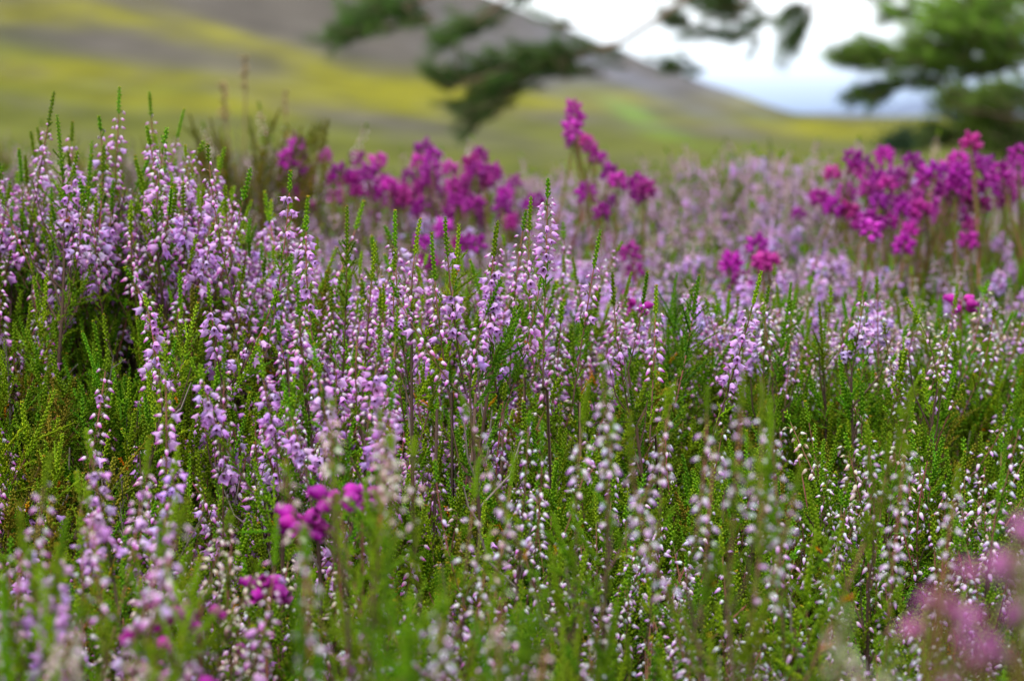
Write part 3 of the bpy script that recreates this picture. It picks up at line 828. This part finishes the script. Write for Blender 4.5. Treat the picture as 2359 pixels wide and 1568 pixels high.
pm.vertices.foreach_set('co', A3([(p['x'], p['y'], p['z']) for p in rest], dtype=np.float32).ravel())
at1 = pm.attributes.new('which', 'INT', 'POINT'); at1.data.foreach_set('value', A3([index[(p['kind'], p['i'])] for p in rest], dtype=np.int32))
at2 = pm.attributes.new('turn', 'FLOAT_VECTOR', 'POINT'); at2.data.foreach_set('vector', A3([p['rot'] for p in rest], dtype=np.float32).ravel())
at3 = pm.attributes.new('size', 'FLOAT', 'POINT'); at3.data.foreach_set('value', A3([p['s'] for p in rest], dtype=np.float32))
ho = link('heather', pm)
tag(ho, 'dense mass of green heather with pink and white buds covering the ground', 'heather', kind='stuff')
ng = bpy.data.node_groups.new('scatter', 'GeometryNodeTree')
ng.interface.new_socket('Geometry', in_out='INPUT', socket_type='NodeSocketGeometry')
ng.interface.new_socket('Geometry', in_out='OUTPUT', socket_type='NodeSocketGeometry')
N, Lk = ng.nodes, ng.links
gi, go = N.new('NodeGroupInput'), N.new('NodeGroupOutput')
iop = N.new('GeometryNodeInstanceOnPoints'); ci = N.new('GeometryNodeCollectionInfo')
ci.inputs['Collection'].default_value = src; ci.inputs['Separate Children'].default_value = True; ci.inputs['Reset Children'].default_value = True
def attr(nm, t):
    a = N.new('GeometryNodeInputNamedAttribute'); a.data_type = t; a.inputs['Name'].default_value = nm
    return a.outputs['Attribute']
m2p = N.new('GeometryNodeMeshToPoints')
Lk.new(gi.outputs[0], m2p.inputs['Mesh']); Lk.new(m2p.outputs[0], iop.inputs['Points'])
Lk.new(ci.outputs[0], iop.inputs['Instance'])
iop.inputs['Pick Instance'].default_value = True
Lk.new(attr('which', 'INT'), iop.inputs['Instance Index'])
e2r = N.new('FunctionNodeEulerToRotation')
Lk.new(attr('turn', 'FLOAT_VECTOR'), e2r.inputs[0]); Lk.new(e2r.outputs[0], iop.inputs['Rotation'])
Lk.new(attr('size', 'FLOAT'), iop.inputs['Scale'])
Lk.new(iop.outputs[0], go.inputs[0])
md = ho.modifiers.new('scatter', 'NODES'); md.node_group = ng

# ---------------------------------------------------------------- bell heather
def bell_head_bufs(r, n, size, T, rad=1.0, tall=1.0, th0=25, tone=1.0):
    """n urn flowers round the top of the stem, each a buffer of its own at the origin"""
    out = []
    for i in range(n):
        f = (i + .5) / n
        th = math.radians(th0 + (120 - th0) * f + r.uniform(-12, 12)); a = i * 2.4 + r.uniform(-.3, .3)
        d = A3((math.cos(a) * math.sin(th), math.sin(a) * math.sin(th), math.cos(th) * .8 - .12)); d /= np.linalg.norm(d)
        p0 = A3((0, 0, -.010 * f * tall)) + d * .0022 * rad
        b = Buf(); b.inst(T, frame(d, r.uniform(0, 6)) * size * r.uniform(.88, 1.1), p0, A3((r.uniform(.85, 1.15),) * 3) * tone)
        out.append(b)
    return out
def bell_stem(r, H):
    S = Sprig()
    P = bez(A3((r.uniform(-.02, .02), r.uniform(-.02, .02), -H)), A3((0, 0, -H * .5)), A3((0, 0, 0)), 12)
    tube(S.stem, P, np.linspace(.0011, .0006, 12), A3((.22, .09, .05)), 5)
    s = plen(P) - .012
    while s > plen(P) * .35:
        p, d = along(P, s)
        for k in range(3):
            q = outdir(d, k * 2.1 + s * 900, math.radians(42))
            S.leaf.inst(leaf_t(G0, G1, .09), frame(q) * .0055 * r.uniform(.7, 1.1), p, r.uniform(.8, 1.2))
        s -= .0022
    return S
BG = 'magenta bell heather heads'
# in focus and near: every bell is a part
for q, (px, v, y, n, sz, T, lab) in enumerate([
    (612, 1342, .90, 8, .0072, URN, 'magenta bell heather with a flat cluster of open urns, sharp, lower left'),
    (462, 1368, .79, 4, .0066, URN, 'dark magenta bell heather with three hanging urns left of the sharp cluster'),
    (392, 1408, .77, 5, .0066, URN, 'magenta bell heather half hidden behind pale buds, lower left'),
    (345, 1412, .76, 3, .0066, URN, 'small rose bell heather peeping from behind a blurred pink sprig'),
    (700, 1195, .88, 11, .0076, URN, 'large bright magenta bell heather behind blurred pale sprigs'),
    (775, 1135, .88, 7, .0072, URN, 'bright magenta bell heather above and right of the large one'),
    (835, 1140, .90, 5, .0070, URN, 'bright magenta bells at the right end of the bright row'),
    (548, 1450, .90, 3, .0056, URN, 'three small magenta bells among cream buds at the bottom left'),
    (360, 1510, .76, 3, .0062, URN, 'tiny magenta bell heather low behind blurred pale buds'),
    (430, 1545, .74, 4, .0064, URN, 'magenta bell heather cut off by the bottom edge'),
    (1470, 700, 1.42, 6, .0068, URN, 'magenta bell heather just behind the crest right of the middle'),
    (2215, 690, 1.42, 6, .0068, URN, 'pinkish magenta bell heather on the right crest beside lilac bells'),
    (2150, 1345, .42, 2, .0048, URN_ROSE, 'hugely blurred dusty pink bells, left one in the bottom right corner'),
    (2180, 1270, .42, 2, .0048, URN_ROSE, 'hugely blurred dusty pink bells above the left one in the bottom right corner'),
    (2275, 1390, .41, 3, .0050, URN_ROSE, 'hugely blurred dusty pink bells, middle one in the bottom right corner'),
    (2235, 1500, .42, 3, .0054, URN_ROSE, 'hugely blurred pink bells on the bottom edge at right'),
    (2205, 1420, .42, 2, .0045, URN_ROSE, 'hugely blurred pink bell pair between the left and the bottom ones'),
    (2345, 1170, .42, 3, .0052, URN_ROSE, 'hugely blurred pink bells at the right edge, topmost of its clump'),
    (2350, 1275, .42, 3, .0050, URN_ROSE, 'hugely blurred pink bells at the right edge below the topmost ones'),
    (2345, 1520, .42, 1, .0050, URN_ROSE, 'hugely blurred pink bells in the very bottom right corner'),
    ]):
    r = random.Random(500 + q); p = at(px, v, y)
    o = make_root('bell_heather', lab, 'bell heather', BG, tuple(p), (0, 0, r.uniform(0, 6)))
    S = bell_stem(r, .14); ps = sprig_parts(S)
    link('stem', ps[0], o)
    for nm, me in ps[1]: link(nm, me, o)
    for b in bell_head_bufs(r, n, sz * (1.12 if y > .5 else 1), T, 1.6 if y > .5 else 1, .3 if n > 4 else 1, 62 if n > 4 else 100):
        link('bell_flower', make_mesh('bell_flower', [(b, M_magenta)]), o)
# behind the crest: heads shared by a few meshes
HEADS = []
for i in range(5):
    r = random.Random(700 + i); b = Buf()
    for bb in bell_head_bufs(r, 10 + i, .0068, URN, 1.5, .35, 25, A3([(1, 1, 1), (.8, .8, .9), (1.15, 2.6, 1.15), (1, 1, 1), (1.1, 1.8, .9)][i])): b.add(*bb.arrays())
    S = bell_stem(r, .13); ps = sprig_parts(S)
    HEADS.append((ps[0], ps[1], make_mesh('flower_head', [(b, M_magenta)])))
BACK_L = [(683,323),(690,352),(687,385),(702,405),(692,430),(748,358),(823,362),(870,370),(783,393),(806,412),(845,402),(880,418),(768,412),(930,432),(922,445),(960,452),(975,338),(968,372),(985,395),(972,425),(985,472),(1000,497),(1037,385),(1105,355),(1085,370),(1100,388),(1122,407),(1075,415),(1040,437),(1060,447),(1090,432),(1010,442),(1030,492),(1060,502),(1045,515),(1085,488),(1117,500),(1110,465),(860,440),(900,425),(1185,418),(1235,458),(995,385),(1135,395),(1180,500)]
BACK_T = [(1320,245),(1325,270),(1318,295),(1322,322),(1348,322),(1362,338),(1377,360)]
BACK_M = [(1450,577),(1468,420),(1490,432),(1408,397),(1405,460),(1745,560),(1685,600),(1755,600),(1705,645),(1840,490),(1455,690),(1350,440),(985,600)]
BACK_R = [(1965,360),(1972,388),(2037,357),(1918,397),(2005,402),(2105,370),(2060,395),(2078,415),(2045,422),(2132,405),(2160,390),(2182,380),(2200,425),(2235,325),(2242,368),(2270,375),(2290,412),(2212,397),(2120,440),(2095,455),(2025,460),(2030,478),(1950,440),(1955,482),(2000,500),(2110,492),(2152,487),(2172,432),(2255,432),(2330,412),(2345,350),(2347,382),(2095,530),(2235,515),(2190,452),(2302,392),(2140,460),(2080,480),(2225,410),(2320,440)]
k = 0
for L_ in (BACK_L, BACK_M, BACK_R):
    r = random.Random(len(L_))
    for (px, v) in list(L_):
        if r.random() < (.95 if L_ is BACK_L else 1.0 if L_ is BACK_R else .6): L_.append((px + round(r.uniform(-32, 32), 1), v + round(r.uniform(10, 60), 1)))
ORD = ['first', 'second', 'third', 'fourth', 'fifth', 'sixth', 'seventh', 'eighth', 'ninth', 'tenth', 'eleventh', 'twelfth']
def head_labels(lst, what):
    """rows from the top down, then left to right inside a row"""
    out = {}; nr = max(1, round(len(lst) / 8)); srt = sorted(lst, key=lambda p_: p_[1])
    for k_ in range(nr):
        ps_ = sorted(srt[len(lst) * k_ // nr: len(lst) * (k_ + 1) // nr]); h_ = (len(ps_) + 1) // 2
        row = ('topmost' if k_ == 0 else 'lowest' if k_ == nr - 1 else ORD[k_] + ' highest') + ' row'
        for i_, p_ in enumerate(ps_):
            o_ = 'leftmost' if i_ == 0 else 'rightmost' if i_ == len(ps_) - 1 else (ORD[i_] + ' from left' if i_ < h_ else ORD[len(ps_) - 1 - i_] + ' from right')
            out[p_] = '%s head, %s, %s' % (o_, row, what)
    return out
for lst, lab, y0, grp in ((BACK_L, 'magenta clump left of the tall one', 2.08, 'magenta heads left of the tall one'),
                     (BACK_T, 'tall magenta stack', 2.0, 'stacked heads of the tall bell heather'),
                     (BACK_M, 'magenta heads among pale pink heather', 1.95, 'magenta heads among the pale heather'),
                     (BACK_R, 'deep magenta clump at right', 2.15, 'deep magenta heads at the right')):
    HL = head_labels(lst, lab)
    for (px, v) in lst:
        r = random.Random(3000 + k); H = HEADS[k % 5]; k += 1
        y = y0 + (-.18 if lst is BACK_R else .05) + r.uniform(-.12, .12) + (0 if v < 520 else -.25)
        p = at(px, v, y)
        o = make_root('bell_heather', HL[(px, v)], 'bell heather', grp, tuple(p), (r.uniform(-.3, .3), r.uniform(-.3, .3), r.uniform(0, 6)), r.uniform(.82, 1.12))
        link('stem', H[0], o)
        for nm, me in H[1]: link(nm, me, o)
        link('flower_head', H[2], o)

# ---------------------------------------------------------------- dry stalks against the hill
def seed_stalk(px, v, y, H, lab, seed, big=1.0):
    r = random.Random(seed); S = Buf(); hd = Buf(); p = at(px, v, y)
    P = bez(A3((r.uniform(-.02, .02), 0, -H)), A3((.004, 0, -H * .5)), A3((0, 0, 0)), 10)
    tube(S, P, np.linspace(.0013, .0008, 10) * big, A3((.26, .19, .09)), 5)
    T = leaf_t((.26, .17, .07), (.42, .31, .18), .25)
    for i in range(34):
        s = -.034 * big * r.random() ** 1.2
        q = outdir(A3((0, 0, 1.)), r.uniform(0, 6), math.radians(r.uniform(20, 75)))
        hd.inst(T, frame(q) * .0068 * big * r.uniform(.7, 1.2), A3((0, 0, s)), r.uniform(.7, 1.2))
    o = make_root('dry_stalk', lab, 'dry stalk', 'dry stalks standing above the heather', tuple(p))
    link('stem', make_mesh('stem', [(S, M_stem)]), o); link('seed_head', make_mesh('seed_head', [(hd, M_stem)]), o)
seed_stalk(563, 138, 2.5, .2, 'tall tan seed head rising over the brown clump at upper left', 1, 1.15)
seed_stalk(515, 198, 2.5, .16, 'shorter tan stalk with a wide head left of the tall one', 2, 1.25)
seed_stalk(657, 215, 2.5, .16, 'thin stalk with a small brown head right of the tall one', 3, .8)
for i, (px, v, n, kind, lab) in enumerate([
    (500, 290, 5, 'dry', 'grey dead heather twigs fanning out left of the brown clump'),
    (460, 315, 4, 'dry', 'sparse grey dead twigs behind the left crest'),
    (590, 250, 8, 'rusty', 'brown faded heather clump standing against the yellow hillside'),
    (560, 285, 9, 'dry', 'dense brown-grey twigs beneath the tan seed heads'),
    (600, 268, 8, 'rusty', 'olive green clump right of the brown faded heather'),
    (625, 330, 8, 'rusty', 'low brown clump beside the first magenta heads'),
    (610, 235, 7, 'cream', 'tallest faded brown-pink sprig of the brown clump'),
    (540, 330, 8, 'rusty', 'low rusty clump in front of the dead grey twigs'),
    (600, 330, 8, 'rusty', 'dense rusty olive clump in the middle of the brown tuft'),
    (640, 410, 7, 'dry', 'grey twigs at the right foot of the brown tuft'),
    (745, 440, 5, 'dry', 'grey dead twigs behind the crest under the magenta heads'),
    (90, 275, 4, 'cream', 'brown sprig behind the left end of the crest'),
    (290, 295, 4, 'dry', 'thin grey twigs between the two tall green tips at left'),
    (1720, 330, 6, 'pale', 'tallest dusty pink heather clump against the hill, right of centre'),
    (1655, 345, 5, 'pale', 'dusty pink sprig left of the tallest dusty pink clump'),
    (1800, 350, 5, 'pale', 'dusty pink sprig right of the tallest dusty pink clump'),
    (1370, 385, 4, 'cream', 'brownish sprig behind the tall magenta stack'),
    ]):
    H = .15; p = at(px, v, 2.2 if px > 1000 else 2.05); S = make_sprig(kind, 4000 + i, n, H)
    o = make_root('heather_clump', lab, 'heather', 'heather clumps behind the crest', (p[0], p[1], p[2] - H))
    sm, ps = sprig_parts(S); link('stem', sm, o)
    for nm, me in ps: link(nm, me, o)

# ---------------------------------------------------------------- pine
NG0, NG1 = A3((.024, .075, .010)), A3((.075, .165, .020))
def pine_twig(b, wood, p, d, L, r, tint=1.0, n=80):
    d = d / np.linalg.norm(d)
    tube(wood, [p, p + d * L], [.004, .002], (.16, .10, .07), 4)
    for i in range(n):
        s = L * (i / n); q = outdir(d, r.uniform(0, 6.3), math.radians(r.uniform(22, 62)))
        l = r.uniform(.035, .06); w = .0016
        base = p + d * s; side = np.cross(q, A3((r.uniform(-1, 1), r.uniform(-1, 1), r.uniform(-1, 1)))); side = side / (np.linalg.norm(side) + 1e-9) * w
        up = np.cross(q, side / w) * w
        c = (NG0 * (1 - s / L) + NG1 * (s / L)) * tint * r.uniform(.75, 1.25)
        V = A3([base + side, base - side * .5 + up * .8, base - side * .5 - up * .8, base + q * l])
        b.add(V, A3([(0, 1, 3), (1, 2, 3), (2, 0, 3)]), np.tile(c, (4, 1)))
def pine(name, label, trunk_pts, trunk_r, limbs, masses, seed):
    root = make_root(name, label, 'pine tree', None, tuple(trunk_pts[0]))
    o0 = A3(trunk_pts[0]); r = random.Random(seed)
    tb = Buf(); tube(tb, [A3(p) - o0 for p in trunk_pts], trunk_r, (.24, .13, .085), 12)
    link('trunk', make_mesh('trunk', [(tb, M_bark)]), root)
    for (pts_, r0, r1) in limbs:
        lb = Buf(); P = A3([at(*q) for q in pts_]) - o0
        PP = np.concatenate([bez(P[i], (P[i] + P[i + 1]) / 2 + A3((0, 0, r.uniform(-.02, .03))), P[i + 1], 6)[: (6 if i == len(P) - 2 else 5)] for i in range(len(P) - 1)])
        tube(lb, PP, np.linspace(r0, r1, len(PP)), (.17, .11, .08), 7)
        link('limb', make_mesh('limb', [(lb, M_bark)]), root)
    cb, wb = Buf(), Buf()
    for (cx, cy, rx, ry, tilt, y, yr, n, tint, flow) in masses:
        a = math.radians(tilt)
        for i in range(int(n * (1.4 if cx < 1900 else 1.5))):
            rad = abs(r.gauss(0, .62)); an = r.uniform(0, 6.3)
            ex, ey = rad * rx * math.cos(an), rad * ry * math.sin(an)
            p = at(cx + ex * math.cos(a) - ey * math.sin(a), cy + ex * math.sin(a) + ey * math.cos(a), y + r.uniform(-yr, yr)) - o0
            d = A3((flow[0] + r.uniform(-.5, .5), r.uniform(-.6, .6), flow[1] + r.uniform(-.35, .45)))
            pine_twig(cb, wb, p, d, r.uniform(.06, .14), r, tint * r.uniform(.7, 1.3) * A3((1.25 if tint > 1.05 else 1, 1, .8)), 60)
    link('crown', make_mesh('crown', [(cb, M_needle), (wb, M_bark)], smooth=False), root)
    return root
YP = 8.0
tx = at(2750, 300, YP)[0]
pine('pine_tree', 'dark green pine tree with boughs hanging into the top of the picture',
     [(tx, YP, -.35), (tx + .04, YP, .8), (tx - .05, YP, 2.2), (tx + .03, YP + .1, 3.6), (tx, YP, 5.0)], [.15, .13, .115, .09, .05],
     [ # limbs
      ([(2750, -700, YP), (2150, -420, YP - .2), (1780, -150, YP - .3), (1430, 100, YP - .3), (1290, 150, YP - .3)], .014, .007),
      ([(1750, -120, YP - .3), (1300, -100, YP - .2), (1140, 20, YP - .2), (1040, 78, YP - .2)], .014, .005),
      ([(1500, -110, YP - .25), (1080, -60, YP - .1), (900, 30, YP - .1), (830, 75, YP - .1)], .013, .004),
      ([(2150, -420, YP - .2), (1850, -150, YP), (1720, 0, YP), (1600, 60, YP)], .016, .004),
      ([(2150, -420, YP - .2), (1960, -120, YP + .1), (1880, 0, YP + .1), (1840, 75, YP + .1)], .014, .004),
      ([(1430, 100, YP - .3), (1330, 120, YP - .3), (1200, 190, YP - .3), (1110, 250, YP - .3)], .009, .003),
      ([(1330, 120, YP - .3), (1180, 150, YP - .35), (1060, 190, YP - .35)], .006, .003),
      ([(1750, -120, YP - .3), (1560, -20, YP - .3), (1390, 60, YP - .3), (1270, 60, YP - .3)], .008, .003),
      ([(2750, 0, YP), (2500, 20, YP), (2300, 80, YP), (2100, 130, YP), (1975, 130, YP)], .035, .005),
      ([(2500, 20, YP), (2330, -10, YP + .2), (2200, 10, YP + .2), (2080, 20, YP + .2)], .018, .004),
      ([(2300, 80, YP), (2150, 160, YP), (2030, 205, YP)], .012, .003),
      ([(2750, 320, YP), (2500, 290, YP), (2330, 270, YP + .3), (2180, 240, YP + .3)], .012, .004),
      ],
     [ # masses: cx, cy, rx, ry, tilt, depth, depth spread, count, tint, flow
      (1290, 150, 150, 38, -6, YP - .3, .10, 62, .80, (-1, .15)), (1180, 205, 105, 42, -38, YP - .3, .10, 40, .75, (-1, -.3)), (1115, 240, 40, 20, -35, YP - .3, .08, 9, .75, (-1, -.4)),
      (1045, 205, 22, 34, -30, YP - .3, .08, 12, .85, (-.6, .5)), (1150, 160, 60, 18, -15, YP - .3, .1, 10, .85, (-1, .2)),
      (930, 20, 80, 34, -15, YP - .1, .12, 30, 1.0, (-1, .1)), (850, 55, 60, 24, -30, YP - .1, .1, 18, 1.0, (-1, -.3)), (815, 80, 28, 12, -10, YP - .1, .05, 6, 1.0, (-1, 0)), (980, 40, 50, 22, 10, YP - .1, .1, 9, 1.0, (-1, 0)),
      (1110, 62, 60, 13, -25, YP - .2, .05, 11, 1.0, (-1, -.2)), (1150, 30, 90, 12, -30, YP - .2, .05, 8, .9, (-1, -.1)), (1050, 90, 30, 12, 0, YP - .2, .05, 4, 1, (-1, 0)),
      (1700, 22, 48, 36, 10, YP, .1, 24, .8, (-.8, .3)), (1650, 5, 50, 12, 0, YP, .1, 8, .8, (-1, .2)), (1590, 62, 42, 11, 32, YP, .05, 8, .85, (-1, .3)), (1690, 82, 70, 10, 12, YP, .1, 6, .9, (-1, .1)), (1760, 55, 30, 30, -40, YP, .1, 6, .8, (-.7, -.4)),
      (1585, 155, 32, 13, 0, YP, .05, 6, .85, (-1, .1)), (1860, 50, 45, 13, -52, YP + .1, .08, 11, .85, (-.7, -.7)), (1840, 10, 30, 18, 0, YP + .1, .08, 7, .9, (-.7, -.6)), (1320, 55, 50, 18, 20, YP, .1, 3, .9, (-1, 0)),
      (2260, 62, 135, 62, 8, YP, .3, 170, 2.6, (-1, .4)), (2090, 35, 55, 13, 12, YP + .2, .1, 8, 1.2, (-1, .1)), (2320, 10, 70, 35, 0, YP, .3, 40, 2.1, (-1, .3)),
      (2180, 135, 120, 36, -8, YP, .2, 85, 2.1, (-1, .1)), (2030, 138, 80, 20, -4, YP, .15, 28, 1.7, (-1, .25)), (1985, 145, 30, 12, 0, YP, .1, 8, 1.2, (-1, .2)), (2060, 195, 55, 12, -30, YP, .05, 10, 1.0, (-1, -.5)), (2020, 213, 30, 9, -10, YP, .05, 6, .9, (-1, -.1)), (2150, 190, 100, 12, -10, YP, .1, 10, 1.0, (-1, -.1)),
      (2345, 105, 50, 50, 0, YP, .2, 40, 1.8, (-1, 0)), (2300, 165, 80, 12, -6, YP, .1, 10, 1.0, (-1, 0))], 71)
t2 = at(2560, 300, 9.0)[0]
pine('pine_tree', 'bushy low pine tree at the right edge behind the deep magenta flowers',
     [(t2, 9.0, -.38), (t2, 9.0, .2), (t2 + .05, 9.0, 1.0)], [.09, .07, .03],
     [([(2560, 330, 9.0), (2400, 320, 9.3), (2250, 310, 9.3)], .010, .004), ([(2560, 260, 9.0), (2380, 250, 9.3), (2260, 235, 9.3)], .010, .004)],
     [(2305, 275, 75, 62, 0, 9.0, .35, 130, 1.8, (-1, .4)), (2240, 240, 50, 26, -10, 9.0, .2, 34, 1.6, (-1, .3)), (2340, 330, 100, 32, 0, 9.0, .3, 60, .8, (-1, .2)), (2190, 325, 40, 20, 0, 9.0, .2, 20, .85, (-1, .2)), (2350, 225, 40, 22, 0, 9.0, .2, 22, 1.6, (-1, .5)), (2450, 270, 80, 90, 0, 9, .4, 60, 1, (-1, .4))], 72)
# a small dark bush on the moor
sb, sw = Buf(), Buf(); r = random.Random(5); p0 = at(2080, 345, 22.0)
for i in range(160):
    q = A3((r.gauss(0, .12), r.gauss(0, .12), abs(r.gauss(0, .10))))
    for k in range(6):
        sb.inst(leaf_t((.035, .075, .035), (.07, .12, .06), .35), frame(A3((r.gauss(0, 1), r.gauss(0, 1), r.gauss(.5, 1)))) * .05, q + A3((r.gauss(0, .03), r.gauss(0, .03), r.gauss(0, .03))), r.uniform(.7, 1.2))
for k in range(5): tube(sw, [A3((0, 0, -.15)), A3((r.gauss(0, .06), r.gauss(0, .06), .15))], [.012, .005], (.10, .07, .05), 5)
o = make_root('bush', 'small dark bush on the moor left of the low pine', 'bush', None, tuple(p0))
link('leaves', make_mesh('leaves', [(sb, M_leaf)]), o); link('stem', make_mesh('stem', [(sw, M_bark)]), o)
print('rest', len(rest), 'solo', len(solo), 'hero', len(HERO))
